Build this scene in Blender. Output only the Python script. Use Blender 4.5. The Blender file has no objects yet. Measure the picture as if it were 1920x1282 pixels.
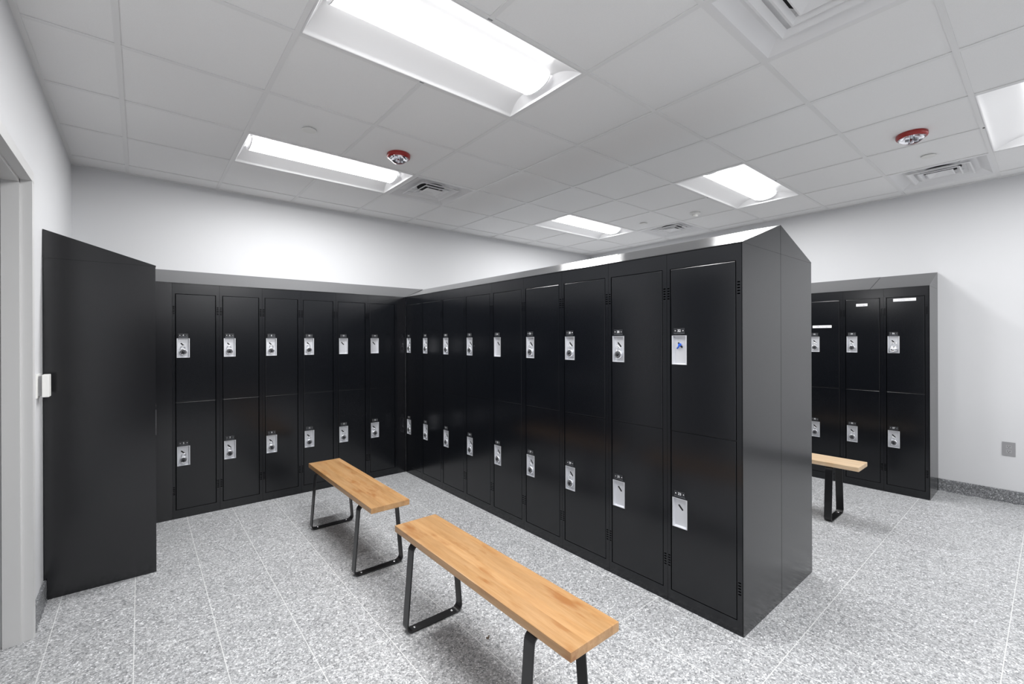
import bpy, bmesh, math, random
from mathutils import Matrix, Vector
random.seed(7)
S = bpy.context.scene
COL = S.collection

# ------------------------------------------------------------------ camera, view, world
YAW, ROLL = 0.6913, -0.0035
cam = bpy.data.cameras.new('camera')
cam.sensor_width = 36.0
cam.lens = 842.4 / 1920 * 36
cam.shift_y = -4.625 / 1920
cam.clip_start = 0.02
co = bpy.data.objects.new('camera', cam)
COL.objects.link(co)
fw = Vector((math.sin(YAW), math.cos(YAW), 0))
rt = Vector((math.cos(YAW), -math.sin(YAW), 0))
up = Vector((0, 0, 1))
r3 = rt * math.cos(ROLL) + up * math.sin(ROLL)
u3 = up * math.cos(ROLL) - rt * math.sin(ROLL)
CAMH = 1.3855
co.matrix_world = Matrix(((r3.x, u3.x, -fw.x, 0), (r3.y, u3.y, -fw.y, 0), (r3.z, u3.z, -fw.z, CAMH), (0, 0, 0, 1)))
S.camera = co
S.view_settings.view_transform = 'Standard'
S.view_settings.look = 'None'
S.view_settings.gamma = 1
S.view_settings.exposure = 1.32
S.view_settings.use_curve_mapping = False
W = bpy.data.worlds.new('world')
S.world = W
W.use_nodes = True
W.node_tree.nodes['Background'].inputs[0].default_value = (0.9, 0.95, 1, 1)
W.node_tree.nodes['Background'].inputs[1].default_value = 0.3
LENS = 2.4            # emission of the troffer lenses
WATTS = 15.0          # each troffer lamp

# ------------------------------------------------------------------ room dimensions
XL, XR, YB, YF, HC = -0.402, 5.605, 4.795, -2.80, 2.737
GX, GY, T = -0.6854, 0.9046, 0.6096
ZT, ZR = 1.8315, 1.985           # locker top, ridge of the sloping tops
IX, IY, IP = 2.150, 0.9253, 0.3846   # island left face, near end, pitch
BY, BX0, BP = 4.356, 0.1905, 0.3109  # back bank face, first unit, pitch
LX, LY = 0.0716, 3.444           # left bank face, near end
RX, RY, RP = 5.190, 0.683, 0.3048    # right bank face, near end
IM, IX2 = 2.605, 3.070           # island centre line and far face

# ------------------------------------------------------------------ materials
def mat(name, color, rough=0.5, metal=0.0, spec=0.5, coat=0.0, emis=None):
    m = bpy.data.materials.new(name)
    m.use_nodes = True
    b = m.node_tree.nodes['Principled BSDF']
    b.inputs['Base Color'].default_value = (*color, 1)
    b.inputs['Roughness'].default_value = rough
    b.inputs['Metallic'].default_value = metal
    b.inputs['Specular IOR Level'].default_value = spec
    b.inputs['Coat Weight'].default_value = coat
    if emis:
        b.inputs['Emission Color'].default_value = (*emis[0], 1)
        b.inputs['Emission Strength'].default_value = emis[1]
    return m

def N(m, t, **kw):
    n = m.node_tree.nodes.new(t)
    for k, v in kw.items():
        setattr(n, k, v)
    return n

def lk(m, a, b):
    m.node_tree.links.new(a, b)

def bsdf(m):
    return m.node_tree.nodes['Principled BSDF']

def ramp(m, stops, interp='LINEAR'):
    r = N(m, 'ShaderNodeValToRGB')
    r.color_ramp.interpolation = interp
    els = r.color_ramp.elements
    while len(els) < len(stops):
        els.new(0.5)
    for e, (p, c) in zip(els, stops):
        e.position = p
        e.color = (*c, 1) if len(c) == 3 else c
    return r

def g(v):
    return (v, v, v)

def noise(m, coord, scale, detail=2, rough=0.5, vec=None):
    n = N(m, 'ShaderNodeTexNoise')
    n.inputs['Scale'].default_value = scale
    n.inputs['Detail'].default_value = detail
    n.inputs['Roughness'].default_value = rough
    lk(m, coord, n.inputs['Vector'])
    return n

def bump(m, h, strength, dist):
    b = N(m, 'ShaderNodeBump')
    b.inputs['Strength'].default_value = strength
    b.inputs['Distance'].default_value = dist
    lk(m, h, b.inputs['Height'])
    lk(m, b.outputs['Normal'], bsdf(m).inputs['Normal'])
    return b

def mixc(m, fac, a, b, mode='MIX'):
    n = N(m, 'ShaderNodeMix', data_type='RGBA', blend_type=mode)
    for sock, val in ((n.inputs[0], fac), (n.inputs[6], a), (n.inputs[7], b)):
        if hasattr(val, 'is_output'):
            lk(m, val, sock)
        elif isinstance(val, (int, float)):
            sock.default_value = val
        else:
            sock.default_value = (*val, 1)
    return n.outputs[2]

def math_(m, op, a, b=None):
    n = N(m, 'ShaderNodeMath', operation=op)
    for i, v in enumerate((a, b)):
        if v is None:
            continue
        if hasattr(v, 'is_output'):
            lk(m, v, n.inputs[i])
        else:
            n.inputs[i].default_value = v
    return n.outputs[0]

def black_paint(name, base, rough, dents=0.35):
    m = mat(name, base, rough, 0, 0.5)
    geo = N(m, 'ShaderNodeNewGeometry')
    p = geo.outputs['Position']
    n1 = noise(m, p, 1.1, 1)
    n2 = noise(m, p, 3.5, 1)
    h = math_(m, 'ADD', n1.outputs['Fac'], math_(m, 'MULTIPLY', n2.outputs['Fac'], 0.12))
    bump(m, h, dents, 0.02)
    return m

M = {}
M['black'] = black_paint('black powder coat', (0.0038, 0.0045, 0.0062), 0.20, 0.05)
M['black_panel'] = black_paint('black panel paint', (0.0055, 0.0058, 0.0074), 0.19, 0.04)
bsdf(M['black_panel']).inputs['Specular IOR Level'].default_value = 0.65
M['bench_metal'] = mat('black bench steel', (0.010, 0.010, 0.011), 0.33)
M['steel'] = mat('brushed recess steel', (0.66, 0.67, 0.70), 0.42, 0.55)
def _brushed(m):
    geo = N(m, 'ShaderNodeNewGeometry')
    mp = N(m, 'ShaderNodeMapping')
    lk(m, geo.outputs['Position'], mp.inputs['Vector'])
    mp.inputs['Scale'].default_value = (400, 400, 20)
    n = noise(m, mp.outputs['Vector'], 1.0, 2)
    bump(m, n.outputs['Fac'], 0.15, 0.0005)
_brushed(M['steel'])
M['slot'] = mat('dark slot', (0.004, 0.004, 0.004), 0.6)
M['plate'] = mat('black number plate', (0.02, 0.021, 0.024), 0.3)
M['plate_edge'] = mat('plate lower bevel', (0.16, 0.17, 0.19), 0.25, 0.6)
M['ink'] = mat('white lettering', (0.75, 0.76, 0.78), 0.5)
M['rivet'] = mat('rivet', (0.85, 0.85, 0.87), 0.25, 0.7)
M['chrome'] = mat('padlock chrome', (0.86, 0.87, 0.9), 0.16, 0.9)
M['dial'] = mat('black padlock dial', (0.006, 0.007, 0.012), 0.5)
M['dialmark'] = mat('white dial marks', (0.8, 0.8, 0.82), 0.4)
M['blue'] = mat('blue plastic', (0.01, 0.09, 0.55), 0.35)
M['paper'] = mat('white paper label', (0.85, 0.84, 0.86), 0.7)
M['pen'] = mat('grey handwriting ink', (0.25, 0.25, 0.3), 0.7)
M['white'] = mat('white plastic', (0.82, 0.82, 0.80), 0.4)
M['greyplastic'] = mat('grey plastic', (0.30, 0.30, 0.31), 0.45)
M['greyface'] = mat('grey outlet face', (0.36, 0.36, 0.37), 0.4)
M['red'] = mat('red plastic', (0.33, 0.022, 0.02), 0.28)
M['leaf'] = mat('dried leaf', (0.09, 0.065, 0.045), 0.8)
M['frame'] = mat('grey door frame paint', (0.66, 0.66, 0.66), 0.4)
M['lens'] = mat('troffer lens', (0.9, 0.9, 0.9), 0.5, emis=((1.0, 1.0, 1.0), LENS))
M['reflector'] = mat('troffer white enamel', (0.86, 0.86, 0.87), 0.35)
M['duct'] = mat('dark duct', (0.01, 0.01, 0.012), 0.7)
M['vent'] = mat('white vent enamel', (0.84, 0.84, 0.85), 0.35)
M['tee'] = mat('white ceiling tee', (0.84, 0.84, 0.84), 0.45)

def _wall():
    m = mat('painted wall', (0.73, 0.735, 0.75), 0.6)
    geo = N(m, 'ShaderNodeNewGeometry')
    n = noise(m, geo.outputs['Position'], 260, 3)
    bump(m, n.outputs['Fac'], 0.08, 0.001)
    n2 = noise(m, geo.outputs['Position'], 0.8, 2)
    lk(m, mixc(m, n2.outputs['Fac'], (0.655, 0.66, 0.675), (0.675, 0.68, 0.695)), bsdf(m).inputs['Base Color'])
    return m
M['wall'] = _wall()

def _tile():
    m = mat('acoustic tile', (0.72, 0.72, 0.72), 0.85)
    geo = N(m, 'ShaderNodeNewGeometry')
    n = noise(m, geo.outputs['Position'], 420, 4, 0.7)
    r = ramp(m, [(0.3, g(0.86)), (0.6, g(0.92))])
    lk(m, n.outputs['Fac'], r.inputs[0])
    lk(m, r.outputs[0], bsdf(m).inputs['Base Color'])
    bump(m, n.outputs['Fac'], 0.25, 0.001)
    return m
M['tile'] = _tile()

def speckle(m, p, dark, mid, light):
    v = N(m, 'ShaderNodeTexVoronoi')
    v.inputs['Scale'].default_value = 190
    lk(m, p, v.inputs['Vector'])
    sep = N(m, 'ShaderNodeSeparateColor')
    lk(m, v.outputs['Color'], sep.inputs[0])
    v2 = N(m, 'ShaderNodeTexVoronoi')
    v2.inputs['Scale'].default_value = 95
    lk(m, p, v2.inputs['Vector'])
    sep2 = N(m, 'ShaderNodeSeparateColor')
    lk(m, v2.outputs['Color'], sep2.inputs[0])
    r = ramp(m, [(0.0, dark), (0.30, mid), (0.72, mid), (1.0, light)])
    lk(m, sep.outputs[0], r.inputs[0])
    r2 = ramp(m, [(0.0, g(0.62)), (0.25, g(0.95)), (0.75, g(1.0)), (1.0, g(1.3))])
    lk(m, sep2.outputs[1], r2.inputs[0])
    return mixc(m, 1.0, r.outputs[0], r2.outputs[0], 'MULTIPLY')

def _floor():
    m = mat('speckled grey floor tile', (0.45, 0.46, 0.47), 0.36)
    geo = N(m, 'ShaderNodeNewGeometry')
    p = geo.outputs['Position']
    c = speckle(m, p, (0.17, 0.178, 0.188), (0.42, 0.426, 0.436), (0.78, 0.785, 0.80))
    big = noise(m, p, 1.3, 3)
    rb = ramp(m, [(0.3, g(0.95)), (0.7, g(1.05))])
    lk(m, big.outputs['Fac'], rb.inputs[0])
    c = mixc(m, 1.0, c, rb.outputs[0], 'MULTIPLY')
    sp = N(m, 'ShaderNodeSeparateXYZ')
    lk(m, p, sp.inputs[0])
    def line(val, off, pitch, half):
        a = math_(m, 'SUBTRACT', val, off - 100 * pitch)
        q = math_(m, 'MODULO', a, pitch)
        q2 = math_(m, 'SUBTRACT', pitch, q)
        mn = math_(m, 'MINIMUM', q, q2)
        return math_(m, 'LESS_THAN', mn, half)
    lx = line(sp.outputs[0], -0.0255, 0.3048, 0.0017)
    ly = line(sp.outputs[1], 0.752, 0.6096, 0.0017)
    f = math_(m, 'MAXIMUM', lx, ly)
    f = math_(m, 'MULTIPLY', f, 0.85)
    c = mixc(m, f, c, (0.74, 0.745, 0.74))
    lk(m, c, bsdf(m).inputs['Base Color'])
    return m
M['floor'] = _floor()

def _base():
    m = mat('speckled dark grey base', (0.25, 0.26, 0.27), 0.4)
    geo = N(m, 'ShaderNodeNewGeometry')
    c = speckle(m, geo.outputs['Position'], (0.07, 0.075, 0.08), (0.17, 0.175, 0.185), (0.55, 0.56, 0.57))
    lk(m, c, bsdf(m).inputs['Base Color'])
    return m
M['base'] = _base()

def _wood(name, c1, c2, c3, knot):
    m = mat(name, c1, 0.30, 0, 0.5)
    tc = N(m, 'ShaderNodeTexCoord')
    oi = N(m, 'ShaderNodeObjectInfo')
    sp = N(m, 'ShaderNodeSeparateXYZ')
    lk(m, tc.outputs['Object'], sp.inputs[0])
    # staves across the width (local x), random lengths along y
    bx = math_(m, 'FLOOR', math_(m, 'MULTIPLY', math_(m, 'ADD', sp.outputs[0], 0.5), 24.0))
    wn = N(m, 'ShaderNodeTexWhiteNoise', noise_dimensions='2D')
    cv = N(m, 'ShaderNodeCombineXYZ')
    lk(m, bx, cv.inputs[0])
    lk(m, math_(m, 'MULTIPLY', oi.outputs['Random'], 13.0), cv.inputs[1])
    lk(m, cv.outputs[0], wn.inputs['Vector'])
    off = N(m, 'ShaderNodeCombineXYZ')
    lk(m, math_(m, 'MULTIPLY', wn.outputs['Value'], 9.0), off.inputs[0])
    lk(m, math_(m, 'ADD', math_(m, 'MULTIPLY', oi.outputs['Random'], 37.0), math_(m, 'MULTIPLY', wn.outputs['Value'], 5.0)), off.inputs[1])
    va = N(m, 'ShaderNodeVectorMath', operation='ADD')
    lk(m, tc.outputs['Object'], va.inputs[0])
    lk(m, off.outputs[0], va.inputs[1])
    mp = N(m, 'ShaderNodeMapping')
    lk(m, va.outputs[0], mp.inputs['Vector'])
    mp.inputs['Scale'].default_value = (14, 1.1, 14)
    n = noise(m, mp.outputs['Vector'], 3.0, 6, 0.65)
    n.inputs['Distortion'].default_value = 0.6
    r = ramp(m, [(0.25, c2), (0.5, c1), (0.75, c3)])
    lk(m, n.outputs['Fac'], r.inputs[0])
    mp2 = N(m, 'ShaderNodeMapping')
    lk(m, va.outputs[0], mp2.inputs['Vector'])
    mp2.inputs['Scale'].default_value = (120, 5, 120)
    fine = noise(m, mp2.outputs['Vector'], 2.0, 3)
    rf = ramp(m, [(0.3, g(0.92)), (0.6, g(1.03))])
    lk(m, fine.outputs['Fac'], rf.inputs[0])
    c = mixc(m, 1.0, r.outputs[0], rf.outputs[0], 'MULTIPLY')
    rs = ramp(m, [(0.0, g(0.90)), (1.0, g(1.08))])
    lk(m, wn.outputs['Value'], rs.inputs[0])
    c = mixc(m, 1.0, c, rs.outputs[0], 'MULTIPLY')
    mp3 = N(m, 'ShaderNodeMapping')
    lk(m, va.outputs[0], mp3.inputs['Vector'])
    mp3.inputs['Scale'].default_value = (9, 2.6, 9)
    kn = noise(m, mp3.outputs['Vector'], 1.6, 3, 0.6)
    rk = ramp(m, [(0.56, g(0)), (0.70, g(0.8))])
    lk(m, kn.outputs['Fac'], rk.inputs[0])
    c = mixc(m, rk.outputs[0], c, knot)
    lk(m, c, bsdf(m).inputs['Base Color'])
    bsdf(m).inputs['Coat Weight'].default_value = 0.2
    bsdf(m).inputs['Coat Roughness'].default_value = 0.2
    return m
M['wood'] = _wood('oiled maple', (0.45, 0.255, 0.110), (0.37, 0.187, 0.068), (0.52, 0.315, 0.155), (0.30, 0.115, 0.028))
M['palewood'] = _wood('pale maple', (0.78, 0.58, 0.38), (0.70, 0.49, 0.30), (0.84, 0.67, 0.48), (0.62, 0.40, 0.22))

def _clear():
    m = bpy.data.materials.new('clear plastic')
    m.use_nodes = True
    b = bsdf(m)
    b.inputs['Base Color'].default_value = (0.95, 0.96, 1, 1)
    b.inputs['Roughness'].default_value = 0.06
    b.inputs['Transmission Weight'].default_value = 1.0
    b.inputs['IOR'].default_value = 1.3
    return m
M['clear'] = _clear()

# ------------------------------------------------------------------ mesh helpers
class MB:
    def __init__(self):
        self.bm = bmesh.new()
        self.mats = []
    def mi(self, m):
        if m is None:
            return 0
        if m not in self.mats:
            self.mats.append(m)
        return self.mats.index(m)
    def poly(self, verts, faces, m=None):
        i = self.mi(m)
        vs = [self.bm.verts.new(v) for v in verts]
        out = []
        for f in faces:
            fc = self.bm.faces.new([vs[k] for k in f])
            fc.material_index = i
            out.append(fc)
        return vs, out
    def box(self, x0, x1, y0, y1, z0, z1, m=None, bev=0):
        v = [(x, y, z) for z in (z0, z1) for y in (y0, y1) for x in (x0, x1)]
        f = [(0, 2, 3, 1), (4, 5, 7, 6), (0, 1, 5, 4), (2, 6, 7, 3), (0, 4, 6, 2), (1, 3, 7, 5)]
        vs, fs = self.poly(v, f, m)
        if bev:
            es = list({e for fc in fs for e in fc.edges})
            bmesh.ops.bevel(self.bm, geom=es, offset=bev, segments=2, profile=0.7, affect='EDGES', clamp_overlap=True)
        return vs
    def prism(self, pts, axis, a, b, m=None):
        """closed outline pts (2D) extruded along an axis from a to b"""
        def P(p, t):
            return {'x': (t, p[0], p[1]), 'y': (p[0], t, p[1]), 'z': (p[0], p[1], t)}[axis]
        n = len(pts)
        v = [P(p, a) for p in pts] + [P(p, b) for p in pts]
        f = [tuple(range(n))[::-1], tuple(range(n, 2 * n))] + [(i, (i + 1) % n, n + (i + 1) % n, n + i) for i in range(n)]
        self.poly(v, f, m)
    def lathe(self, prof, c=(0, 0, 0), axis='z', seg=24, m=None, smooth=True):
        """prof: (radius, height) pairs"""
        i = self.mi(m)
        rings = []
        for r, h in prof:
            ring = []
            for k in range(seg):
                a = 2 * math.pi * k / seg
                q = (r * math.cos(a), r * math.sin(a), h)
                if axis == 'y':
                    q = (q[0], h, q[1])
                elif axis == 'x':
                    q = (h, q[0], q[1])
                ring.append(self.bm.verts.new((q[0] + c[0], q[1] + c[1], q[2] + c[2])))
            rings.append(ring)
        for r0, r1 in zip(rings, rings[1:]):
            for k in range(seg):
                f = self.bm.faces.new((r0[k], r0[(k + 1) % seg], r1[(k + 1) % seg], r1[k]))
                f.material_index = i
                f.smooth = smooth
        for ring in (rings[0], rings[-1]):
            f = self.bm.faces.new(ring)
            f.material_index = i
    def sweep(self, path, half_u, u, half_v, closed=False, m=None, bev=True):
        """flat bar with width along fixed vector u and thickness across the path"""
        i = self.mi(m)
        n = len(path)
        u = Vector(u)
        rings = []
        for k in range(n):
            p = Vector(path[k])
            a = Vector(path[(k - 1) % n]) if (closed or k > 0) else p
            b = Vector(path[(k + 1) % n]) if (closed or k < n - 1) else p
            t = (b - a).normalized()
            v = u.cross(t).normalized()
            c = 0.0012
            rings.append([self.bm.verts.new(p + u * x + v * y) for x, y in
                          ((-half_u, -half_v + c), (-half_u + c, -half_v), (half_u - c, -half_v), (half_u, -half_v + c),
                           (half_u, half_v - c), (half_u - c, half_v), (-half_u + c, half_v), (-half_u, half_v - c))])
        rng = range(n if closed else n - 1)
        for k in rng:
            r0, r1 = rings[k], rings[(k + 1) % n]
            for j in range(8):
                f = self.bm.faces.new((r0[j], r0[(j + 1) % 8], r1[(j + 1) % 8], r1[j]))
                f.material_index = i
        if not closed:
            for r in (rings[0], rings[-1]):
                self.bm.faces.new(r).material_index = i
    def tube(self, path, r, seg=8, m=None):
        i = self.mi(m)
        rings = []
        n = len(path)
        for k in range(n):
            p = Vector(path[k])
            t = (Vector(path[min(k + 1, n - 1)]) - Vector(path[max(k - 1, 0)])).normalized()
            a = Vector((0, 1, 0)) if abs(t.y) < 0.9 else Vector((1, 0, 0))
            x = t.cross(a).normalized()
            y = t.cross(x).normalized()
            rings.append([self.bm.verts.new(p + (x * math.cos(2 * math.pi * j / seg) + y * math.sin(2 * math.pi * j / seg)) * r) for j in range(seg)])
        for r0, r1 in zip(rings, rings[1:]):
            for j in range(seg):
                f = self.bm.faces.new((r0[j], r0[(j + 1) % seg], r1[(j + 1) % seg], r1[j]))
                f.material_index = i
                f.smooth = True
        for ring in (rings[0], rings[-1]):
            self.bm.faces.new(ring).material_index = i
    def text(self, s, size, x, y, z, m, depth=0.0004, bold=0.0, rot=0.0):
        cu = bpy.data.curves.new('t', 'FONT')
        cu.body = s
        cu.size = size
        cu.align_x = 'CENTER'
        cu.align_y = 'CENTER'
        cu.extrude = depth
        cu.offset = bold
        cu.resolution_u = 3
        o = bpy.data.objects.new('t', cu)
        COL.objects.link(o)
        dg = bpy.context.evaluated_depsgraph_get()
        me = bpy.data.meshes.new_from_object(o.evaluated_get(dg))
        me.materials.clear()
        i = self.mi(m)
        me.transform(Matrix.Translation((x, y, z)) @ Matrix.Rotation(rot, 4, 'Y') @ Matrix.Rotation(math.pi / 2, 4, 'X'))
        k0 = len(self.bm.faces)
        self.bm.from_mesh(me)
        self.bm.faces.ensure_lookup_table()
        for f in self.bm.faces[k0:]:
            f.material_index = i
        bpy.data.objects.remove(o)
        bpy.data.meshes.remove(me)
        bpy.data.curves.remove(cu)
    def mesh(self, name, m=None, recalc=True):
        me = bpy.data.meshes.new(name)
        if recalc:
            bmesh.ops.recalc_face_normals(self.bm, faces=self.bm.faces)
        self.bm.to_mesh(me)
        self.bm.free()
        for mm in (self.mats or [m]):
            me.materials.append(mm)
        return me
    def build(self, name, m=None, parent=None, recalc=True):
        return ob(name, self.mesh(name, m, recalc), parent)

def ob(name, me, parent=None):
    o = bpy.data.objects.new(name, me)
    COL.objects.link(o)
    if parent is not None:
        o.parent = parent
    return o

def thing(name, label, cat, loc=(0, 0, 0), rz=0.0, group=None):
    o = bpy.data.objects.new(name, None)
    o.empty_display_size = 0.05
    COL.objects.link(o)
    o.location = loc
    o.rotation_euler = (0, 0, rz)
    return tag(o, label, cat, group)

def tag(o, label, cat, group=None):
    o['label'] = label
    o['category'] = cat
    if group:
        o['group'] = group
    return o

def struct(name, mb, m):
    o = mb.build(name, m)
    o['kind'] = 'structure'
    return o

def dup(root, label, loc, rz=0.0, group=None):
    r = root.copy()
    COL.objects.link(r)
    r.location = loc
    r.rotation_euler = (0, 0, rz)
    r['label'] = label
    if group:
        r['group'] = group
    for ch in list(root.children):
        c = ch.copy()
        COL.objects.link(c)
        c.parent = r
        for gch in list(ch.children):
            d = gch.copy()
            COL.objects.link(d)
            d.parent = c
    return r

# ------------------------------------------------------------------ room shell
mb = MB()
mb.box(-2.2, XR + 0.1, YF - 0.1, YB + 0.1, -0.1, 0.0)
struct('floor', mb, M['floor'])
DY0, DY1, DZ = 2.121, 3.035, 2.132       # doorway in the left wall
mb = MB()
wx0, wx1 = XL - 0.11, XL
mb.box(wx0, wx1, DY1 + 0.04, YB + 0.1, 0, 2.95)
mb.box(wx0, wx1, YF - 0.1, DY0 - 0.04, 0, 2.95)
mb.box(wx0, wx1, DY0 - 0.04, DY1 + 0.04, DZ + 0.04, 2.95)
struct('wall_left', mb, M['wall'])
mb = MB(); mb.box(XL, XR + 0.1, YB, YB + 0.1, 0, 2.95); struct('wall_back', mb, M['wall'])
mb = MB(); mb.box(XR, XR + 0.1, YF - 0.1, YB, 0, 2.95); struct('wall_right', mb, M['wall'])
mb = MB(); mb.box(XL, XR, YF - 0.1, YF, 0, 2.95); struct('wall_front', mb, M['wall'])
# the corridor beyond the doorway
mb = MB()
mb.box(-2.2, -2.1, YF - 0.1, YB + 0.1, 0, 2.95)
mb.box(-2.1, wx0, YB, YB + 0.1, 0, 2.95)
mb.box(-2.1, wx0, YF - 0.1, YF, 0, 2.95)
struct('wall_corridor', mb, M['wall'])

# baseboards
def baseboard(name, x0, x1, y0, y1, h, side):
    mb = MB()
    t = 0.013
    if side == 'x+':
        mb.prism([(x0, 0), (x0 + t + .004, 0), (x0 + t, .006), (x0 + t, h - .004), (x0 + t - .004, h), (x0, h)], 'y', y0, y1)
    elif side == 'x-':
        mb.prism([(x0, 0), (x0 - t - .004, 0), (x0 - t, .006), (x0 - t, h - .004), (x0 - t + .004, h), (x0, h)], 'y', y0, y1)
    else:
        mb.box(x0, x1, y0, y1, 0, h, None, 0.002)
    struct(name, mb, M['base'])
baseboard('baseboard_left', XL, 0, DY1 + 0.05, LY - 0.002, 0.108, 'x+')
baseboard('baseboard_left_front', XL, 0, YF, DY0 - 0.05, 0.108, 'x+')
baseboard('baseboard_right', XR, 0, YF, RY - 0.004, 0.110, 'x-')
baseboard('baseboard_back', 3.08, 5.18, YB - 0.013, YB, 0.11, 'b')
baseboard('baseboard_front', XL + 0.02, XR - 0.02, YF, YF + 0.013, 0.11, 'b')

# ------------------------------------------------------------------ ceiling
def gx(i): return GX + T * i
def gy(j): return GY + T * j
# troffers: (column, row) of low corner, two columns wide; vents: one cell
lights = [(2, 1), (2, 4), (7, 1), (7, 4), (7, -2), (2, -2), (2, -5), (7, -5)]  # the last three are unseen, added behind the camera to light the room
vents = [(4, 4), (9, -1), (4, -1), (9, 3)]
busy = set()
for a, b in lights:
    busy |= {(a, b), (a + 1, b)}
busy |= set(vents)
mb = MB()
for i in range(0, 11):
    for j in range(-7, 7):
        if (i, j) in busy:
            continue
        x0, x1 = max(gx(i), XL), min(gx(i + 1), XR)
        y0, y1 = max(gy(j), YF), min(gy(j + 1), YB)
        if x1 - x0 < 0.02 or y1 - y0 < 0.02:
            continue
        mb.box(x0 + 0.003, x1 - 0.003, y0 + 0.003, y1 - 0.003, HC + 0.004, HC + 0.019)
ceil = struct('ceiling', mb, M['tile'])
mb = MB()
h = 0.012
for i in range(1, 11):
    for j in range(-7, 7):
        if (i - 1, j) in [(a, b) for a, b in lights]:
            continue
        y0, y1 = max(gy(j), YF), min(gy(j + 1), YB)
        if y1 <= y0:
            continue
        mb.box(gx(i) - h, gx(i) + h, y0, y1, HC, HC + 0.003)
        mb.box(gx(i) - .001, gx(i) + .001, y0, y1, HC + 0.003, HC + 0.04)
for j in range(-6, 7):
    for i in range(0, 11):
        x0, x1 = max(gx(i), XL), min(gx(i + 1), XR)
        mb.box(x0 + (h if x0 > XL else 0), x1 - (h if x1 < XR else 0), gy(j) - h, gy(j) + h, HC, HC + 0.003)
        mb.box(x0 + h, x1 - h, gy(j) - .001, gy(j) + .001, HC + 0.003, HC + 0.04)
# wall angle
mb.box(XL, XL + 0.022, YF, YB, HC - 0.001, HC + 0.0025)
mb.box(XR - 0.022, XR, YF, YB, HC - 0.001, HC + 0.0025)
mb.box(XL + 0.022, XR - 0.022, YB - 0.022, YB, HC - 0.001, HC + 0.0025)
mb.box(XL + 0.022, XR - 0.022, YF, YF + 0.022, HC - 0.001, HC + 0.0025)
gr = mb.build('ceiling_grid', M['tee'], ceil)
mb = MB()
mb.box(-2.2, XR + 0.1, YF - 0.1, YB + 0.1, 2.95, 3.05)
mb.box(-2.1, wx0, YF, YB, HC, HC + 0.02)
struct('ceiling_deck', mb, M['tile'])

# ---- recessed troffer
def make_troffer():
    t = thing('ceiling_light', '', 'ceiling light')
    mb = MB()
    a, b = 0.5966, 0.2918
    prof = [(b, 0.0), (b - 0.006, 0.0), (b - 0.010, 0.004)]
    for k in range(1, 9):
        s = k / 8
        prof.append((b - 0.010 - s * (b - 0.010 - 0.105), 0.004 + 0.056 * (1 - (1 - s) ** 2.0)))
    n = len(prof)
    for sg in (-1, 1):
        v, f = [], []
        for (y, z) in prof:
            v += [(-a, sg * y, z), (a, sg * y, z)]
        for k in range(n - 1):
            f.append((2 * k, 2 * k + 1, 2 * k + 3, 2 * k + 2))
        _, fs = mb.poly(v, f)
        for q in fs:
            q.smooth = True
    # sloped end reflectors and lips
    for sg in (-1, 1):
        mb.poly([(sg * a, -b, 0), (sg * a, b, 0), (sg * (a - .006), b, 0), (sg * (a - .006), -b, 0)], [(0, 1, 2, 3)])
        v = [(sg * (a - .006), -b, 0.001), (sg * (a - .006), b, 0.001), (sg * (a - .05), b, 0.076), (sg * (a - .05), -b, 0.076)]
        mb.poly(v, [(0, 1, 2, 3)])
    # back box
    mb.box(-a, a, -b, b, 0.075, 0.12)
    mb.box(-a, a, -b - .002, -b, 0.0, 0.12)
    mb.box(-a, a, b, b + .002, 0.0, 0.12)
    mb.box(-a - .002, -a, -b, b, 0.0, 0.12)
    mb.box(a, a + .002, -b, b, 0.0, 0.12)
    mb.build('housing', M['reflector'], t, recalc=False)
    mb = MB()
    L = a - 0.058
    pts = []
    for k in range(17):
        an = math.pi * k / 16
        pts.append((0.105 * math.cos(an), 0.060 - 0.046 * math.sin(an)))
    v, f = [], []
    for y, z in pts:
        v += [(-L, y, z), (L, y, z)]
    for k in range(16):
        f.append((2 * k, 2 * k + 1, 2 * k + 3, 2 * k + 2))
    _, fs = mb.poly(v, f)
    for q in fs:
        q.smooth = True
    mb.poly([(-L, y, z) for y, z in pts], [tuple(range(17))])
    mb.poly([(L, y, z) for y, z in pts], [tuple(range(17))])
    mb.build('lens', M['lens'], t)
    for sg in (-1, 1):
        mb = MB()
        q = [(y * 1.03, z - 0.0015) for y, z in pts]
        mb.prism(q, 'x', sg * (L + 0.0005), sg * (L + 0.006))
        mb.build('end_cap', M['reflector'], t)
    la = bpy.data.lights.new('lamp', 'AREA')
    la.shape = 'RECTANGLE'
    la.size = 2 * L - 0.02
    la.size_y = 0.165
    la.energy = WATTS
    la.spread = math.radians(180)
    lo = bpy.data.objects.new('lamp', la)
    COL.objects.link(lo)
    lo.parent = t
    lo.location = (0, 0, 0.0125)
    return t
tro = make_troffer()
TL = ['large recessed ceiling light nearest the camera, overhead at the top',
      'recessed ceiling light above the left bank of lockers, beside a square vent',
      'recessed ceiling light above the free end of the locker island',
      'farthest recessed ceiling light, in the corner behind the locker island',
      'recessed ceiling light cut off by the right edge of the photo',
      'unseen recessed ceiling light added behind the camera on the left',
      'rear unseen recessed ceiling light added behind the camera on the left',
      'rear unseen recessed ceiling light added behind the camera on the right']
POWER = [1.0, 1.15, 0.72, 1.0, 0.50, 1.15, 1.15, 0.8]
for k, (a, b) in enumerate(lights):
    loc = (gx(a + 1), gy(b) + T / 2, HC)
    if k == 0:
        tro.location = loc
        tro['label'] = TL[0]
        tro['group'] = 'recessed ceiling lights'
    else:
        nt = dup(tro, TL[k], loc, 0, 'recessed ceiling lights')
        for c in nt.children:
            if c.type == 'LIGHT':
                c.data = c.data.copy()
                c.data.energy = WATTS * POWER[k]

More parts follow.
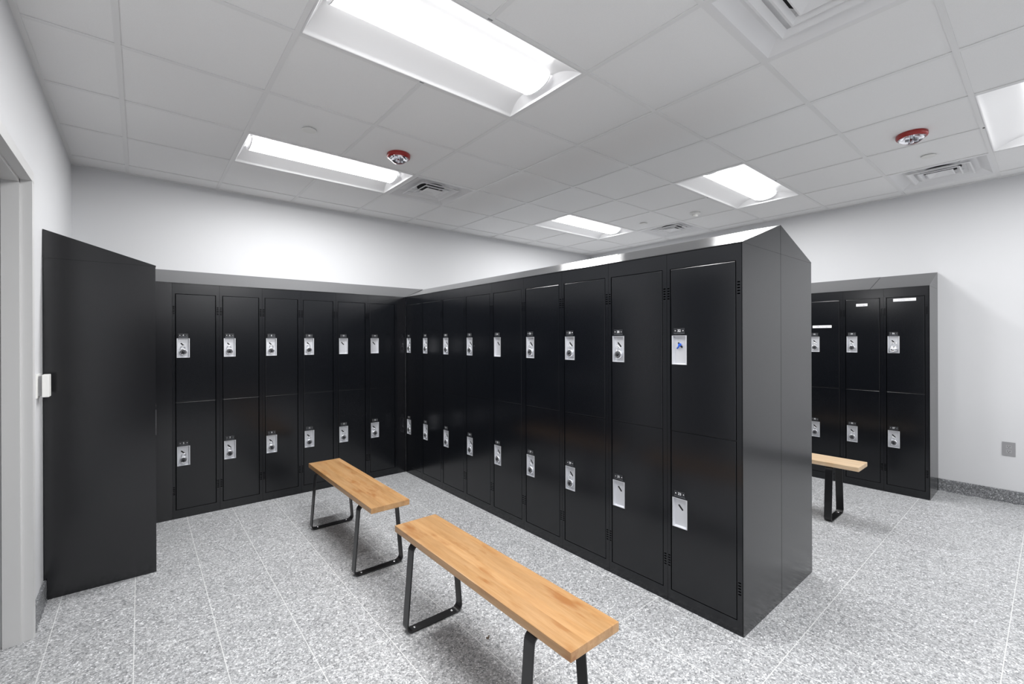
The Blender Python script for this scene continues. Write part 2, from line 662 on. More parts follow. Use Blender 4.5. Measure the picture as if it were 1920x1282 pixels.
# ---- square cone diffuser
def make_vent():
    t = thing('ceiling_vent', '', 'vent')
    def ring(mb, prof, m=None):
        for (h0, z0), (h1, z1) in zip(prof, prof[1:]):
            c0 = [(-h0, -h0, z0), (h0, -h0, z0), (h0, h0, z0), (-h0, h0, z0)]
            c1 = [(-h1, -h1, z1), (h1, -h1, z1), (h1, h1, z1), (-h1, h1, z1)]
            mb.poly(c0 + c1, [(k, (k + 1) % 4, 4 + (k + 1) % 4, 4 + k) for k in range(4)], m)
    mb = MB()
    ring(mb, [(0.293, 0.0), (0.280, 0.0005), (0.276, 0.003), (0.225, 0.038), (0.215, 0.042)])
    # flat top plate with a round neck opening
    seg = 32
    i0 = [mb.bm.verts.new((0.125 * math.cos(2 * math.pi * k / seg), 0.125 * math.sin(2 * math.pi * k / seg), 0.042)) for k in range(seg)]
    def sq(k):
        an = 2 * math.pi * k / seg
        c, s = math.cos(an), math.sin(an)
        q = 0.215 / max(abs(c), abs(s))
        return (q * c, q * s, 0.042)
    i1 = [mb.bm.verts.new(sq(k)) for k in range(seg)]
    for k in range(seg):
        mb.bm.faces.new((i0[k], i0[(k + 1) % seg], i1[(k + 1) % seg], i1[k]))
    mb.build('vent_frame', M['vent'], t, recalc=False)
    mb = MB()
    mb.lathe([(0.125, 0.041), (0.125, 0.14), (0.001, 0.141)], seg=32)
    mb.build('duct_neck', M['duct'], t, recalc=False)
    for (a, b) in ((0.190, 0.155), (0.128, 0.100)):
        mb = MB()
        ring(mb, [(a, 0.002), (a - 0.010, 0.0), (b, 0.018), (b + 0.004, 0.021), (a - 0.006, 0.006), (a, 0.002)])
        mb.build('louver_ring', M['vent'], t)
    mb = MB()
    ring(mb, [(0.082, 0.004), (0.074, 0.001), (0.030, 0.018), (0.0005, 0.0185)])
    ring(mb, [(0.082, 0.004), (0.034, 0.022), (0.0005, 0.0225)])
    mb.build('centre_cone', M['vent'], t, recalc=False)
    for sx in (-1, 1):
        for sy in (-1, 1):
            mb = MB()
            mb.tube([(sx * 0.05, sy * 0.05, 0.018), (sx * 0.13, sy * 0.13, 0.042)], 0.002, 6)
            mb.build('hanger_wire', M['vent'], t)
    return t
ven = make_vent()
VL = ['square white ceiling vent at the right end of the left ceiling light',
      'square white ceiling vent near the right wall, under the right red strobe',
      'square white ceiling vent cut off by the top edge of the photo',
      'farthest square ceiling vent, touching the farthest ceiling light']
for k, (a, b) in enumerate(vents):
    loc = (gx(a) + T / 2, gy(b) + T / 2, HC)
    if k == 0:
        ven.location = loc; ven['label'] = VL[0]; ven['group'] = 'square ceiling vents'
    else:
        dup(ven, VL[k], loc, 0, 'square ceiling vents')

# ---- strobes, sprinkler covers, detector
def make_strobe():
    t = thing('fire_alarm_strobe', '', 'fire alarm')
    mb = MB()
    mb.lathe([(0.079, 0.004), (0.083, 0.0), (0.083, -0.016), (0.079, -0.024), (0.070, -0.027), (0.001, -0.027)], seg=40)
    mb.build('strobe_base', M['red'], t)
    mb = MB()
    mb.lathe([(0.071, -0.0272), (0.069, -0.032), (0.052, -0.046), (0.034, -0.058), (0.018, -0.063), (0.001, -0.064)], seg=32)
    o = mb.build('lens_dome', M['clear'], t)
    mb = MB()
    mb.box(-0.028, 0.028, -0.004, 0.004, -0.044, -0.028)
    mb.box(-0.004, 0.004, -0.030, 0.030, -0.040, -0.028)
    mb.lathe([(0.012, -0.028), (0.012, -0.050), (0.004, -0.054)], seg=12)
    mb.build('flash_tube', M['chrome'], t)
    return t
st = make_strobe()
st.location = (1.459, 3.055, HC)
st['label'] = 'red fire alarm strobe with clear dome on the ceiling, left of the island'
st['group'] = 'red ceiling strobes'
dup(st, 'red fire alarm strobe with clear dome on the ceiling near the right wall', (3.950, 0.603, HC), 0.5, 'red ceiling strobes')
def disc():
    mb = MB()
    mb.lathe([(0.030, 0.004), (0.030, -0.005), (0.043, -0.006), (0.043, -0.008), (0.040, -0.0095), (0.001, -0.010)], seg=32, smooth=False)
    return mb.mesh('sprinkler_cover', M['white'])
dm = disc()
for lab, (x, y) in (('round white sprinkler cover plate beside the left ceiling light', (0.84, 3.049)),
                    ('round white sprinkler cover plate beyond the locker island, near the farthest vent', (4.539, 3.069)),
                    ('round white sprinkler cover plate beside the vent near the right wall', (4.509, 0.595))):
    o = ob('sprinkler_cover', dm)
    o.location = (x, y, HC + 0.002)
    tag(o, lab, 'sprinkler cover', 'round white sprinkler covers')
t = thing('smoke_detector', 'small white domed sensor on the ceiling above the locker island', 'smoke detector', (4.589, 2.459, HC))
mb = MB(); mb.lathe([(0.052, 0.005), (0.053, -0.010), (0.046, -0.020), (0.030, -0.022)], seg=32); mb.build('detector_base', M['white'], t)
mb = MB(); mb.lathe([(0.030, -0.021), (0.029, -0.036), (0.022, -0.044), (0.001, -0.046)], seg=24); mb.build('sensing_dome', M['white'], t)

# ------------------------------------------------------------------ doorway in the left wall
mb = MB()
fx = XL + 0.016
def jamb(mb, yin, sg):
    # plan outline (x, y): yin = inner face, sg = +1 when the wall lies at greater y
    P = [(fx, 0.0), (fx - 0.039, 0.0), (fx - 0.039, -0.016), (fx - 0.096, -0.016), (fx - 0.096, 0.0), (fx - 0.145, 0.0),
         (fx - 0.145, 0.05), (fx - 0.132, 0.05), (fx - 0.132, 0.036), (fx - 0.013, 0.036), (fx - 0.013, 0.05), (fx, 0.05)]
    mb.prism([(x, yin + sg * y) for x, y in P], 'z', 0.0, DZ + 0.002)
jamb(mb, DY1, 1)
jamb(mb, DY0, -1)
P = [(fx, 0.0), (fx - 0.039, 0.0), (fx - 0.039, -0.016), (fx - 0.096, -0.016), (fx - 0.096, 0.0), (fx - 0.145, 0.0),
     (fx - 0.145, 0.05), (fx - 0.132, 0.05), (fx - 0.132, 0.036), (fx - 0.013, 0.036), (fx - 0.013, 0.05), (fx, 0.05)]
mb.prism([(x, DZ + z) for x, z in P], 'y', DY0 - 0.05, DY1 + 0.05)
tr = struct('trim_1', mb, M['frame'])
tr['label'] = 'grey hollow metal door frame at the left edge of the photo'
d = bpy.data.objects.new('door_1', None)
COL.objects.link(d)
d['kind'] = 'structure'
d.location = (fx - 0.150, DY1 - 0.004, 0)
d.rotation_euler = (0, 0, math.radians(-2))
mb = MB(); mb.box(-0.90, -0.006, -0.046, -0.002, 0.008, DZ - 0.004, None, 0.002); mb.build('door_leaf', M['frame'], d)
for z in (0.25, 1.05, 1.85):
    mb = MB(); mb.lathe([(0.006, z - 0.055), (0.006, z + 0.055)], (0.0, 0.0, 0), 'z', 12)
    mb.build('hinge', M['steel'], d)
mb = MB()
mb.lathe([(0.027, -0.046), (0.027, -0.056), (0.010, -0.058), (0.010, -0.085)], (-0.84, 0, 1.0), 'y', 20)
mb.box(-0.85, -0.73, -0.100, -0.084, 0.99, 1.01, None, 0.004)
mb.build('door_handle', M['steel'], d)

# ------------------------------------------------------------------ lockers
SLOT_Z = [1.594 + k * 0.0135 for k in range(5)]
SLOT_ZL = [0.189 + k * 0.0135 for k in range(5)]
PL, PR = 0.018, 0.024            # left and right post widths
D = 0.455

def frame_mesh(w, single=False):
    mb = MB()
    t = 0.0025
    w -= 0.0012
    mb.box(0, w, 0, t, 1.7525, ZT - 0.001)
    mb.box(0, w, 0, t, 0.0, 0.067)
    mb.box(PL - 0.003, w - PR + 0.003, t, 0.018, 1.7545, 1.7565)
    mb.box(PL - 0.003, w - PR + 0.003, t, 0.018, 0.063, 0.065)
    if not single:
        mb.box(PL, w - PR, 0.006, 0.028, 0.899, 0.908)
    for (x0, x1, s0, s1) in ((0, PL, 0.003, 0.0145), (w - PR, w, w - PR + 0.0045, w - 0.0065)):
        zs = sorted([(z, z + 0.006) for z in SLOT_ZL + SLOT_Z])
        z = 0.067
        for a, b in zs:
            mb.box(x0, x1, 0, t, z, a)
            mb.box(x0, s0, 0, t, a, b)
            mb.box(s1, x1, 0, t, a, b)
            z = b
        mb.box(x0, x1, 0, t, z, 1.7525)
    mb.box(PL - 0.0022, PL, t, 0.020, 0.067, 1.7525)
    mb.box(w - PR, w - PR + 0.0022, t, 0.020, 0.067, 1.7525)
    # end faces of the frame profile
    mb.box(0, 0.0015, t, 0.02, 0, ZT - 0.001)
    mb.box(w - 0.0015, w, t, 0.02, 0, ZT - 0.001)
    return mb.mesh('face_frame', M['black'])

def carcass_mesh(w, depth=D):
    mb = MB()
    w -= 0.0012
    t = 0.0012
    mb.box(0, t, 0.02, depth, 0, ZT - 0.001)
    mb.box(w - t, w, 0.02, depth, 0, ZT - 0.001)
    mb.box(t, w - t, depth - t, depth, 0, ZT - 0.001)
    mb.box(t, w - t, 0.0026, depth - t, ZT - 0.003, ZT - 0.001)
    mb.box(t, w - t, 0.02, depth - t, 0.06, 0.062)
    mb.box(t, w - t, 0.03, depth - t, 0.902, 0.904)
    return mb.mesh('carcass', M['black'])

PX0, PX1, PZH = 0.029, 0.110, 0.151          # pocket opening
def door_mesh(w, z0, z1, pz0):
    """door sheet with the latch pocket opening; pz0 = bottom of the opening"""
    w -= 0.0012
    g_ = 0.0040
    xs = [PL + g_, PX0, PX1, w - PR - g_]
    zs = [z0, pz0, pz0 + PZH, z1]
    y0, y1 = 0.0012, 0.017
    bm = bmesh.new()
    F = [[bm.verts.new((x, y0, z)) for x in xs] for z in zs]
    B = [[bm.verts.new((x, y1, z)) for x in xs] for z in zs]
    for j in range(3):
        for i in range(3):
            if i == 1 and j == 1:
                continue
            bm.faces.new((F[j][i], F[j][i + 1], F[j + 1][i + 1], F[j + 1][i]))
            bm.faces.new((B[j][i], B[j + 1][i], B[j + 1][i + 1], B[j][i + 1]))
    def side(a, b):
        bm.faces.new((a[0], a[1], b[1], b[0]))
    for i in range(3):
        side((F[0][i], F[0][i + 1]), (B[0][i], B[0][i + 1]))
        side((F[3][i], F[3][i + 1]), (B[3][i], B[3][i + 1]))
        side((F[i][0], F[i + 1][0]), (B[i][0], B[i + 1][0]))
        side((F[i][3], F[i + 1][3]), (B[i][3], B[i + 1][3]))
    side((F[1][1], F[1][2]), (B[1][1], B[1][2]))
    side((F[2][1], F[2][2]), (B[2][1], B[2][2]))
    side((F[1][1], F[2][1]), (B[1][1], B[2][1]))
    side((F[1][2], F[2][2]), (B[1][2], B[2][2]))
    bmesh.ops.recalc_face_normals(bm, faces=bm.faces)
    es = []
    for i in range(3):
        for a, b in ((F[0][i], F[0][i + 1]), (F[3][i], F[3][i + 1]), (F[i][0], F[i + 1][0]), (F[i][3], F[i + 1][3])):
            es.append(bm.edges.get((a, b)))
    for j, i in ((0, 0), (0, 3), (3, 0), (3, 3)):
        es.append(bm.edges.get((F[j][i], B[j][i])))
    bmesh.ops.bevel(bm, geom=es, offset=0.0028, segments=2, profile=0.6, affect='EDGES')
    me = bpy.data.meshes.new('door')
    bm.to_mesh(me)
    bm.free()
    me.materials.append(M['black'])
    return me

def pocket_mesh(z, tall=PZH):
    """stamped steel recess with flange, back plate and slanted slot"""
    mb = MB()
    x0, x1, z1 = PX0 + 0.0002, PX1 - 0.0002, z + tall
    dp = 0.0155
    fl = 0.0045
    # flange
    mb.box(x0 - fl * .2, x0 + fl, -0.0012, 0.0010, z, z1, M['steel'])
    mb.box(x1 - fl, x1 + fl * .2, -0.0012, 0.0010, z, z1, M['steel'])
    mb.box(x0 + fl, x1 - fl, -0.0012, 0.0010, z, z + fl * .5, M['steel'])
    mb.box(x0 + fl, x1 - fl, -0.0012, 0.0010, z1 - fl * .4, z1, M['steel'])
    a, b, c, d_ = x0 + fl, x1 - fl, z + fl * .5, z1 - fl * .4
    i = 0.004
    v = [(a, 0.001, c), (b, 0.001, c), (b, 0.001, d_), (a, 0.001, d_),
         (a + i, dp, c + 1.0 * i), (b - i, dp, c + 1.0 * i), (b - i, dp, d_ - i), (a + i, dp, d_ - i)]
    mb.poly(v, [(0, 1, 5, 4), (1, 2, 6, 5), (2, 3, 7, 6), (3, 0, 4, 7), (4, 5, 6, 7)], M['steel'])
    # latch slot
    cx, cz = (x0 + x1) / 2 - 0.003, z + tall - 0.050
    pts = []
    L, r = 0.0135, 0.0047
    an = math.radians(-47)
    for k in range(13):
        q = -math.pi / 2 + math.pi * k / 12
        pts.append((L + r * math.cos(q), r * math.sin(q)))
    for k in range(13):
        q = math.pi / 2 + math.pi * k / 12
        pts.append((-L + r * math.cos(q), r * math.sin(q)))
    pts = [(cx + x * math.cos(an) - y * math.sin(an), cz + x * math.sin(an) + y * math.cos(an)) for x, y in pts]
    mb.prism(pts, 'y', dp - 0.0004, dp + 0.0004, M['slot'])
    return mb.mesh('latch_recess', recalc=False)

def plate_mesh(num, z):
    mb = MB()
    cx = (PX0 + PX1) / 2
    mb.box(cx - 0.031, cx + 0.031, -0.0012, 0.0012, z + 0.0035, z + 0.031, M['plate'], 0.0006)
    mb.prism([(-0.0014, z + 0.001), (0.0012, z + 0.001), (0.0012, z + 0.0035), (-0.0012, z + 0.0035)], 'x', cx - 0.031, cx + 0.031, M['plate_edge'])
    for sx in (-1, 1):
        mb.lathe([(0.0026, -0.0011), (0.0024, -0.0022), (0.0005, -0.0026)], (cx + sx * 0.0215, 0, z + 0.017), 'y', 12, M['rivet'])
    mb.text(num, 0.0185, cx, -0.0014, z + 0.0168, M['ink'], 0.0003, 0.0001)
    return mb.mesh('number_plate', recalc=False)

MESH = {}
def cached(key, fn):
    if key not in MESH:
        MESH[key] = fn()
    return MESH[key]

UP, LOW, SGL = 1.2525, 0.4075, 0.815      # pocket bottoms
def locker(w, nums, label, loc, rz, group, depth=D):
    t = thing('locker_unit', label, 'locker', loc, rz, group)
    key = round(w, 4)
    single = len(nums) == 1
    ob('carcass', cached(('c', key, depth), lambda: carcass_mesh(w, depth)), t)
    ob('face_frame', cached(('f', key, single), lambda: frame_mesh(w, single)), t)
    if single:
        spec = [(nums[0], 0.0695, 1.7500, SGL)]
    else:
        spec = [(nums[0], 0.9075, 1.7500, UP), (nums[1], 0.0695, 0.9035, LOW)]
    for num, z0, z1, pz in spec:
        d_ = ob('door', cached(('d', key, pz), lambda: door_mesh(w, z0, z1, pz)), t)
        ob('latch_recess', cached(('p', pz), lambda: pocket_mesh(pz)), d_)['label'] = 'bright steel latch recess with a slanted slot'
        if num is None:
            continue
        pl = ob('number_plate', plate_mesh(str(num), pz + PZH + 0.007), d_)
        pl['label'] = 'small black number plate reading %s' % num
    return t

ordn = ['first', 'second', 'third', 'fourth', 'fifth', 'sixth', 'seventh', 'eighth', 'ninth']
H90 = math.pi / 2
# island, left face (16..33)
ISL = {}
for k in range(9):
    w = IP if k < 8 else BY - 0.003 - (IY + 8 * IP)
    a, b = 32 - 2 * k, 33 - 2 * k
    where = 'at the free end of the island' if k == 0 else ('in the corner, last on the island' if k == 8 else '%s from the free end of the island' % ordn[k])
    ISL[a] = locker(w, (a, b), 'black two-door steel locker numbered %d and %d, %s' % (a, b, where), (IX, IY + min(k + 1, 8) * IP + (w if k == 8 else 0), 0), -H90, 'lockers on the left face of the island')
# island, right face (34..51)
for k in range(9):
    w = IP
    a, b = 34 + 2 * k, 35 + 2 * k
    locker(w, (a, b), 'black two-door locker numbered %d and %d on the hidden face of the island' % (a, b), (IX2, IY + k * IP, 0), H90, 'lockers on the right face of the island')
# back bank (4..15)
for k in range(6):
    a, b = 4 + 2 * k, 5 + 2 * k
    locker(BP, (a, b), 'black two-door steel locker numbered %d and %d, %s from the left on the back wall' % (a, b, ordn[k]), (BX0 + k * BP, BY, 0), 0, 'lockers on the back wall', 0.43)
# left bank (1..3), single-door
LP = (BY - 0.006 - LY - 0.002) / 3
for k in range(3):
    locker(LP, (k + 1,), 'black one-door locker numbered %d against the left wall, %s from its end panel' % (k + 1, ordn[k]), (LX, LY + 0.002 + k * LP, 0), H90, 'lockers against the left wall')
# right bank, along the right wall
RGT = {}
for k in range(7):
    a, b = 86 - 2 * k, 87 - 2 * k
    RGT[a] = locker(RP, (a, b), 'black two-door locker numbered %d and %d, %s from the near end, right wall' % (a, b, ordn[k]), (RX, RY + 0.002 + (k + 1) * RP, 0), -H90, 'lockers on the right wall', 0.40)

# lockers on the front wall, behind the camera
for k in range(11):
    locker(RP, (None, None), 'black two-door steel locker on the front wall behind the camera', (XL + 0.35 + (k + 1) * RP, YF + 0.405, 0), math.pi, 'lockers behind the camera', 0.40)

# paper name labels on the right bank doors
def name_label(unit, x0, x1, z0, z1, txt, tilt=0.0):
    dr = [c for c in unit.children if c.name.startswith('door')][0]
    mb = MB()
    mb.box(-(x1 - x0) / 2, (x1 - x0) / 2, -0.0004, 0.0004, -(z1 - z0) / 2, (z1 - z0) / 2, M['paper'])
    if txt:
        mb.text(txt, (z1 - z0) * 0.72, 0, -0.0006, 0, M['pen'], 0.0001)
    o = mb.build('name_label', None, dr, recalc=False)
    o.location = ((x0 + x1) / 2, 0.0004, (z0 + z1) / 2)
    o.rotation_euler = (0, tilt, 0)
    o['label'] = 'white strip of paper with handwriting'
name_label(RGT[86], RP - 0.237, RP - 0.083, 1.712, 1.737, 'Snacks   To')
name_label(RGT[84], 2 * RP - 0.507, 2 * RP - 0.421, 1.684, 1.708, 'Storage')
name_label(RGT[82], 3 * RP - 0.862, 3 * RP - 0.702, 1.489, 1.514, 'Office Storage')

# end panels, fillers and sloping tops
def panel(name, outline, axis, a, b, label, m='black_panel'):
    mb = MB()
    mb.prism(outline, axis, a, b)
    return tag(mb.build(name, M[m]), label, 'locker panel')
e = 0.0015
panel('end_panel', [(XL + .0145, 0.0), (LX, 0), (LX, ZT), (XL + .003, ZT), (XL + .003, 0.112), (XL + .0145, 0.112)], 'y', LY - 0.0015, LY, 'tall plain black end panel of the left wall lockers, beside the doorway')
panel('end_panel', [(IX, 0.0), (IM - e, 0), (IM - e, ZT), (IX, ZT)], 'y', IY - 0.0035, IY - 0.0008, 'left half of the black end panel on the locker island')
panel('end_panel', [(IM + e, 0.0), (IX2, 0), (IX2, ZT), (IM + e, ZT)], 'y', IY - 0.0035, IY - 0.0008, 'right half of the black end panel on the locker island')
panel('end_panel', [(RX, 0.0), (XR - .002, 0), (XR - .002, ZT), (RX, ZT)], 'y', RY - 0.002, RY, 'narrow black end panel of the lockers on the right wall')
panel('filler_panel', [(LX + .003, 0), (BX0 - .001, 0), (BX0 - .001, ZT), (LX + .003, ZT)], 'y', BY, BY + 0.0025, 'plain black filler strip left of locker 4 on the back wall')
panel('filler_panel', [(BX0 + 6 * BP, 0), (IX - .001, 0), (IX - .001, ZT), (BX0 + 6 * BP, ZT)], 'y', BY, BY + 0.0025, 'plain black filler strip in the corner between back wall and island lockers')

def hood(fa, fb, ba, bb, label, lap=0.0):
    """wedge: front edge fa-fb at ZT, back edge ba-bb rising to ZR (plan points)"""
    mb = MB()
    z0, z1 = ZT + 0.0008, ZR + lap
    v = [(*fa, z0), (*fb, z0), (*bb, z0), (*ba, z0), (*ba, z1), (*bb, z1), (*fa, z0 + .004 + lap), (*fb, z0 + .004 + lap)]
    mb.poly(v, [(0, 3, 2, 1), (0, 1, 7, 6), (6, 7, 5, 4), (3, 4, 5, 2), (0, 6, 4, 3), (1, 2, 5, 7)])
    o = mb.build('sloping_top', M['black_panel'])
    return tag(o, label, 'locker top', 'sloping tops over the lockers')
IYE = IY - 0.0035
gp = 0.0012
# island left slope: three sections, the last mitred into the corner
hood((IX - .002, IYE), (IX - .002, 1.955 - gp), (IM - e, IYE), (IM - e, 1.955 - gp), 'sloping black top along the island, section nearest its free end', 0.0)
hood((IX - .002, 1.955 + gp), (IX - .002, 3.80 - gp), (IM - e, 1.955 + gp), (IM - e, 3.80 - gp), 'sloping black top along the island, middle section', 0.0015)
hood((IX - .002, 3.80 + gp), (IX - .002, BY - .002), (IM - e, 3.80 + gp), (IM - e, YB - .004), 'sloping black top along the island, short section in the corner', 0.0)
hood((IX2 + .002, IYE), (IX2 + .002, 2.75 - gp), (IM + e, IYE), (IM + e, 2.75 - gp), 'sloping black top on the hidden side of the island, near section', 0.0)
hood((IX2 + .002, 2.75 + gp), (IX2 + .002, YB - .004), (IM + e, 2.75 + gp), (IM + e, YB - .004), 'sloping black top on the hidden side of the island, far section', 0.0)
# back bank
hood((LX + .004, BY - .002), (1.62 - gp, BY - .002), (XL + .006, YB - .002), (1.62 - gp, YB - .002), 'long sloping black top over the back wall lockers', 0.0015)
hood((1.62 + gp, BY - .002), (IX - .004, BY - .002), (1.62 + gp, YB - .002), (IM - .012, YB - .002), 'short sloping black top over the back wall lockers, by the corner', 0.0)
# left bank
hood((LX + .002, LY - .0015), (LX + .002, BY - .004), (XL + .002, LY - .0015), (XL + .002, YB - .006), 'sloping black top over the left wall lockers', 0.0)
# right bank
hood((RX - .002, RY - .002), (RX - .002, 1.088 - gp), (XR - .002, RY - .002), (XR - .002, 1.088 - gp), 'short sloping black top at the near end of the right wall lockers', 0.0)
hood((RX - .002, 1.088 + gp), (RX - .002, RY + 7 * RP), (XR - .002, 1.088 + gp), (XR - .002, RY + 7 * RP), 'long sloping black top over the right wall lockers', 0.0015)

# ------------------------------------------------------------------ padlocks
def make_padlock(big=False):
    t = thing('padlock', '', 'padlock')
    R = 0.0245 if not big else 0.027
    mb = MB()
    mb.lathe([(0.4 * R, 0.011), (R * .96, 0.011), (R, 0.009), (R, -0.005), (R * .94, -0.0075), (R * .80, -0.0085), (R * .78, -0.0075)], (0, 0, 0), 'y', 28, M['chrome'])
    mb.build('lock_body', None, t, recalc=True)
    mb = MB()
    if not big:
        mb.lathe([(R * .76, -0.0070), (R * .76, -0.0100), (R * .70, -0.0105), (R * .30, -0.0108)], (0, 0, 0), 'y', 28, M['dial'])
        for k in range(10):
            a = 2 * math.pi * k / 10
            c, s = math.cos(a), math.sin(a)
            mb.tube([(c * R * .46, -0.0108, s * R * .46), (c * R * .70, -0.0108, s * R * .70)], 0.0008, 5, M['dialmark'])
        mb.lathe([(R * .30, -0.0108), (R * .27, -0.0150), (R * .05, -0.0152)], (0, 0, 0), 'y', 14, M['dial'])
    else:
        mb.lathe([(R * .76, -0.0070), (R * .74, -0.0095), (R * .30, -0.0098)], (0, 0, 0), 'y', 28, M['chrome'])
        mb.lathe([(R * .30, -0.0098), (R * .27, -0.0120), (R * .05, -0.0122)], (0, 0, 0), 'y', 14, M['steel'])
        for k in range(8):
            a = 2 * math.pi * k / 8
            mb.tube([(math.cos(a) * R * .5, -0.0098, math.sin(a) * R * .5), (math.cos(a) * R * .68, -0.0098, math.sin(a) * R * .68)], 0.0009, 5, M['greyplastic'])
    mb.build('dial', None, t, recalc=True)
    mb = MB()
    r = 0.0125 if not big else 0.015
    top = 0.036 if not big else 0.045
    path = [(-r, 0.0, 0.018), (-r, 0.0, top)]
    for k in range(1, 12):
        a = math.pi - math.pi * k / 12
        path.append((r * math.cos(a), 0.0, top + r * math.sin(a)))
    path += [(r, 0.0, top), (r, 0.0, 0.018)]
    mb.tube(path, 0.0033, 8, M['chrome'])
    mb.build('shackle', None, t)
    return t

lockproto = [None]
def hang(P, pz, num, where, tilt=0.0, big=False):
    """P: unit empty; hangs a padlock in the pocket whose bottom is pz"""
    if big:
        o = make_padlock(True)
        o['label'] = 'silver disc padlock with a long shackle in the recess of locker %d, %s' % (num, where)
    elif lockproto[0] is None:
        o = lockproto[0] = make_padlock()
        o['label'] = 'combination padlock with black dial in the recess of locker %d, %s' % (num, where)
    else:
        o = dup(lockproto[0], 'combination padlock with black dial in the recess of locker %d, %s' % (num, where), (0, 0, 0))
    o['group'] = 'padlocks on the lockers'
    cx = (PX0 + PX1) / 2 - 0.001
    local = Vector((cx, 0.003 if not big else -0.003, pz + 0.044 if not big else pz + 0.034))
    mw = Matrix.Translation(P.location) @ Matrix.Rotation(P.rotation_euler[2], 4, 'Z')
    o.location = mw @ local
    o.rotation_euler = (0, tilt, P.rotation_euler[2])
units = {}
for o in list(COL.objects):
    if o.name.startswith('locker_unit'):
        ns = [int(s.strip(',')) for s in o['label'].replace(',', ' ').split() if s.strip(',').isdigit()]
        for n_ in ns:
            units[n_] = (o, ns.index(n_), len(ns))
upper_locked = {4: 'back wall', 6: 'back wall', 8: 'back wall', 10: 'back wall', 16: 'island corner', 18: 'upper island row', 20: 'upper island row', 22: 'upper island row', 26: 'upper island row', 28: 'upper island row', 30: 'upper island row', 84: 'right wall', 82: 'right wall'}
lower_locked = {5: 'back wall', 7: 'back wall', 9: 'back wall', 11: 'back wall', 13: 'back wall', 15: 'back wall', 17: 'island corner', 19: 'lower island row', 21: 'lower island row', 23: 'lower island row', 25: 'lower island row', 27: 'lower island row', 29: 'lower island row', 83: 'right wall', 85: 'right wall', 87: 'right wall'}
for n_, wh in upper_locked.items():
    hang(units[n_][0], UP, n_, wh, random.uniform(-0.12, 0.12))
for n_, wh in lower_locked.items():
    hang(units[n_][0], LOW, n_, wh, random.uniform(-0.12, 0.12))
hang(units[86][0], UP, 86, 'right wall', 0.18, True)

# blue tie through the latch slot of locker 32
P = units[32][0]
mw = Matrix.Translation(P.location) @ Matrix.Rotation(P.rotation_euler[2], 4, 'Z')
t = thing('plastic_tie', 'small bright blue plastic tie through the latch slot of locker 32', 'tie', mw @ Vector(((PX0 + PX1) / 2 - 0.003, 0.009, UP + PZH - 0.052)), P.rotation_euler[2])
mb = MB(); mb.tube([(-0.014, 0.0, -0.016), (-0.006, -0.002, -0.008), (0.004, -0.004, 0.003), (0.007, -0.002, 0.011)], 0.0038, 8); mb.build('tie_strap', M['blue'], t)
mb = MB(); mb.box(-0.005, 0.009, -0.007, 0.002, -0.002, 0.010, None, 0.002); mb.build('tie_head', M['blue'], t)

# ------------------------------------------------------------------ benches
def make_bench(wood):
    t = thing('bench', '', 'bench')
    Lh, Wh, zt, th = 0.607, 0.1175, 0.442, 0.032
    bm = bmesh.new()
    # rounded plan outline
    r = 0.006
    mb = MB()
    mb.box(-Wh, Wh, -Lh, Lh, zt - th, zt, None, 0.004)
    seat = mb.build('seat', wood, t)
    def rounded(pts, rad, seg=6):
        out = []
        n = len(pts)
        for k in range(n):
            p = Vector(pts[k]); a = Vector(pts[k - 1]); b = Vector(pts[(k + 1) % n])
            d1 = (a - p).normalized(); d2 = (b - p).normalized()
            ang = d1.angle(d2)
            q = rad / math.tan(ang / 2)
            p1 = p + d1 * q; p2 = p + d2 * q
            c = p + (d1 + d2).normalized() * (rad / math.sin(ang / 2))
            v1 = p1 - c; v2 = p2 - c
            for s in range(seg + 1):
                f = s / seg
                v = v1.lerp(v2, f).normalized() * rad
                out.append(c + v)
        return out
    for sg in (-1, 1):
        y = sg * 0.4225
        zb, ztp = 0.004, zt - th - 0.004
        outline = rounded([(-0.152, 0, zb), (0.152, 0, zb), (0.118, 0, ztp), (-0.118, 0, ztp)], 0.030)
        path = [(p.x, y, p.z) for p in outline]
        mb = MB()
        mb.sweep(path, 0.025, (0, 1, 0), 0.0035, closed=True)
        leg = mb.build('leg', M['bench_metal'], t)
        for sx in (-1, 1):
            mb = MB()
            mb.lathe([(0.0075, 0.0074), (0.007, 0.0105), (0.003, 0.013), (0.0005, 0.0135)], (sx * 0.104, y, 0), 'z', 14)
            b_ = mb.build('bolt', M['chrome'], leg)
            b_['label'] = 'small silver bolt head'
    return t
bn = make_bench(M['wood'])
bn.location = (1.113, 1.5375, 0)
bn['label'] = 'nearer maple bench with black steel legs, running out of the bottom of the photo'
bn['group'] = 'maple benches beside the island'
dup(bn, 'farther maple bench with black steel legs, in front of the back wall lockers', (1.110, 3.048, 0), 0, 'maple benches beside the island')
bn2 = make_bench(M['palewood'])
bn2.location = (4.150, 1.520, 0)
bn2['label'] = 'pale maple bench half hidden by the island, before the right wall lockers'

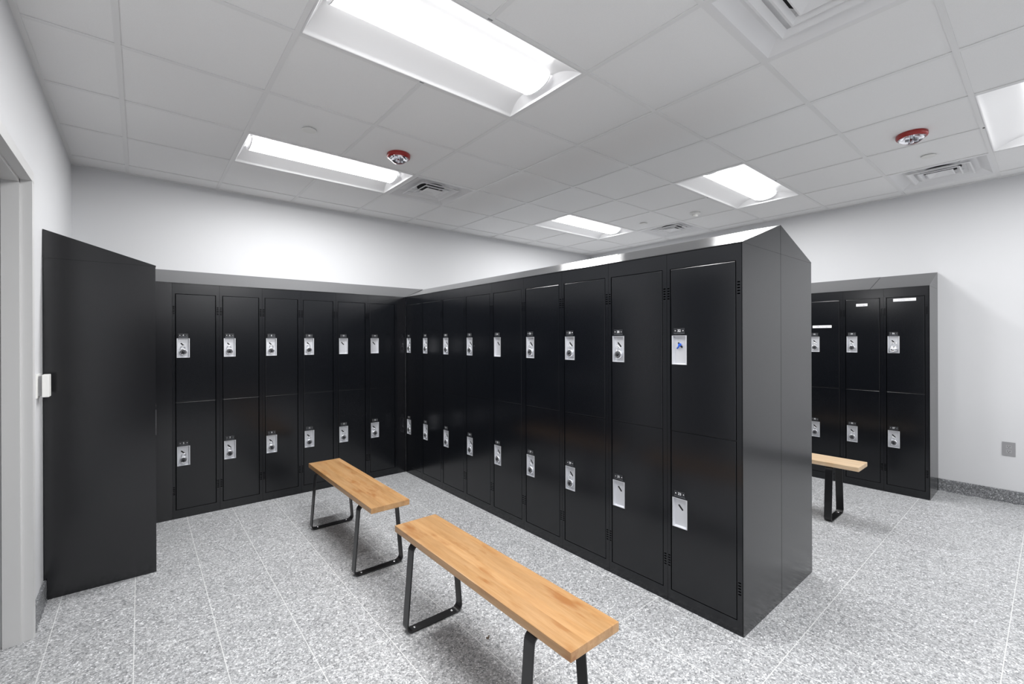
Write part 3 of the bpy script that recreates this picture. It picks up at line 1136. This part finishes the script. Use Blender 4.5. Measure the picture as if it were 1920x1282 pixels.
# ------------------------------------------------------------------ small wall things
t = thing('power_outlet', 'grey duplex power outlet on the right wall near the baseboard', 'outlet', (XR, 0.2485, 0.4535), -H90)
mb = MB(); mb.box(-0.038, 0.038, -0.005, 0.0, -0.058, 0.058, None, 0.002); mb.build('cover_plate', M['greyplastic'], t)
for sg in (-1, 1):
    mb = MB()
    mb.box(-0.016, 0.016, -0.0065, -0.004, sg * 0.020 - 0.013, sg * 0.020 + 0.013, M['greyface'], 0.001)
    for sx in (-1, 1):
        mb.box(sx * 0.0065 - .0013, sx * 0.0065 + .0013, -0.0068, -0.006, sg * 0.020 - 0.001, sg * 0.020 + 0.008, M['slot'])
    mb.lathe([(0.0026, -0.006), (0.0026, -0.0068)], (0, 0, sg * 0.020 - 0.007), 'y', 10, M['slot'])
    mb.build('socket', None, t)

t = thing('wall_switch', 'small white switch box on the left wall beside the tall black end panel', 'switch', (XL, 3.300, 1.158), H90)
mb = MB(); mb.box(-0.062, 0.066, -0.004, 0.0, -0.060, 0.060, None, 0.0015); mb.build('back_plate', M['white'], t)
mb = MB(); mb.box(-0.020, 0.020, -0.018, -0.004, -0.050, 0.050, None, 0.001); mb.build('gasket', M['greyplastic'], t)
mb = MB(); mb.box(-0.034, 0.034, -0.044, -0.018, -0.057, 0.057, None, 0.004); mb.build('switch_body', M['white'], t)

mb = MB()
pts = [(-0.010, 0.000, 0.004), (-0.006, 0.008, 0.001), (-0.001, 0.004, 0.003), (0.004, 0.013, 0.007), (0.008, 0.010, 0.008), (0.006, 0.000, 0.002), (0.003, -0.008, 0.0015), (-0.004, -0.008, 0.001), (-0.009, -0.004, 0.003)]
n = len(pts)
v = [(0, 0, 0.0055)] + pts + [(0, 0, 0.0015)] + [(x * .95, y * .95, max(z - .0012, 0.0002)) for x, y, z in pts]
f = [(0, 1 + k, 1 + (k + 1) % n) for k in range(n)] + [(n + 1, n + 2 + (k + 1) % n, n + 2 + k) for k in range(n)]
f += [(1 + k, n + 2 + k, n + 2 + (k + 1) % n, 1 + (k + 1) % n) for k in range(n)]
mb.poly(v, f)
o = mb.build('dried_leaf', M['leaf'])
o.location = (1.240, 1.681, 0.0)
o.rotation_euler = (0, 0, -0.6)
tag(o, 'tiny crumpled brown dried leaf on the floor beside the nearer bench', 'leaf')
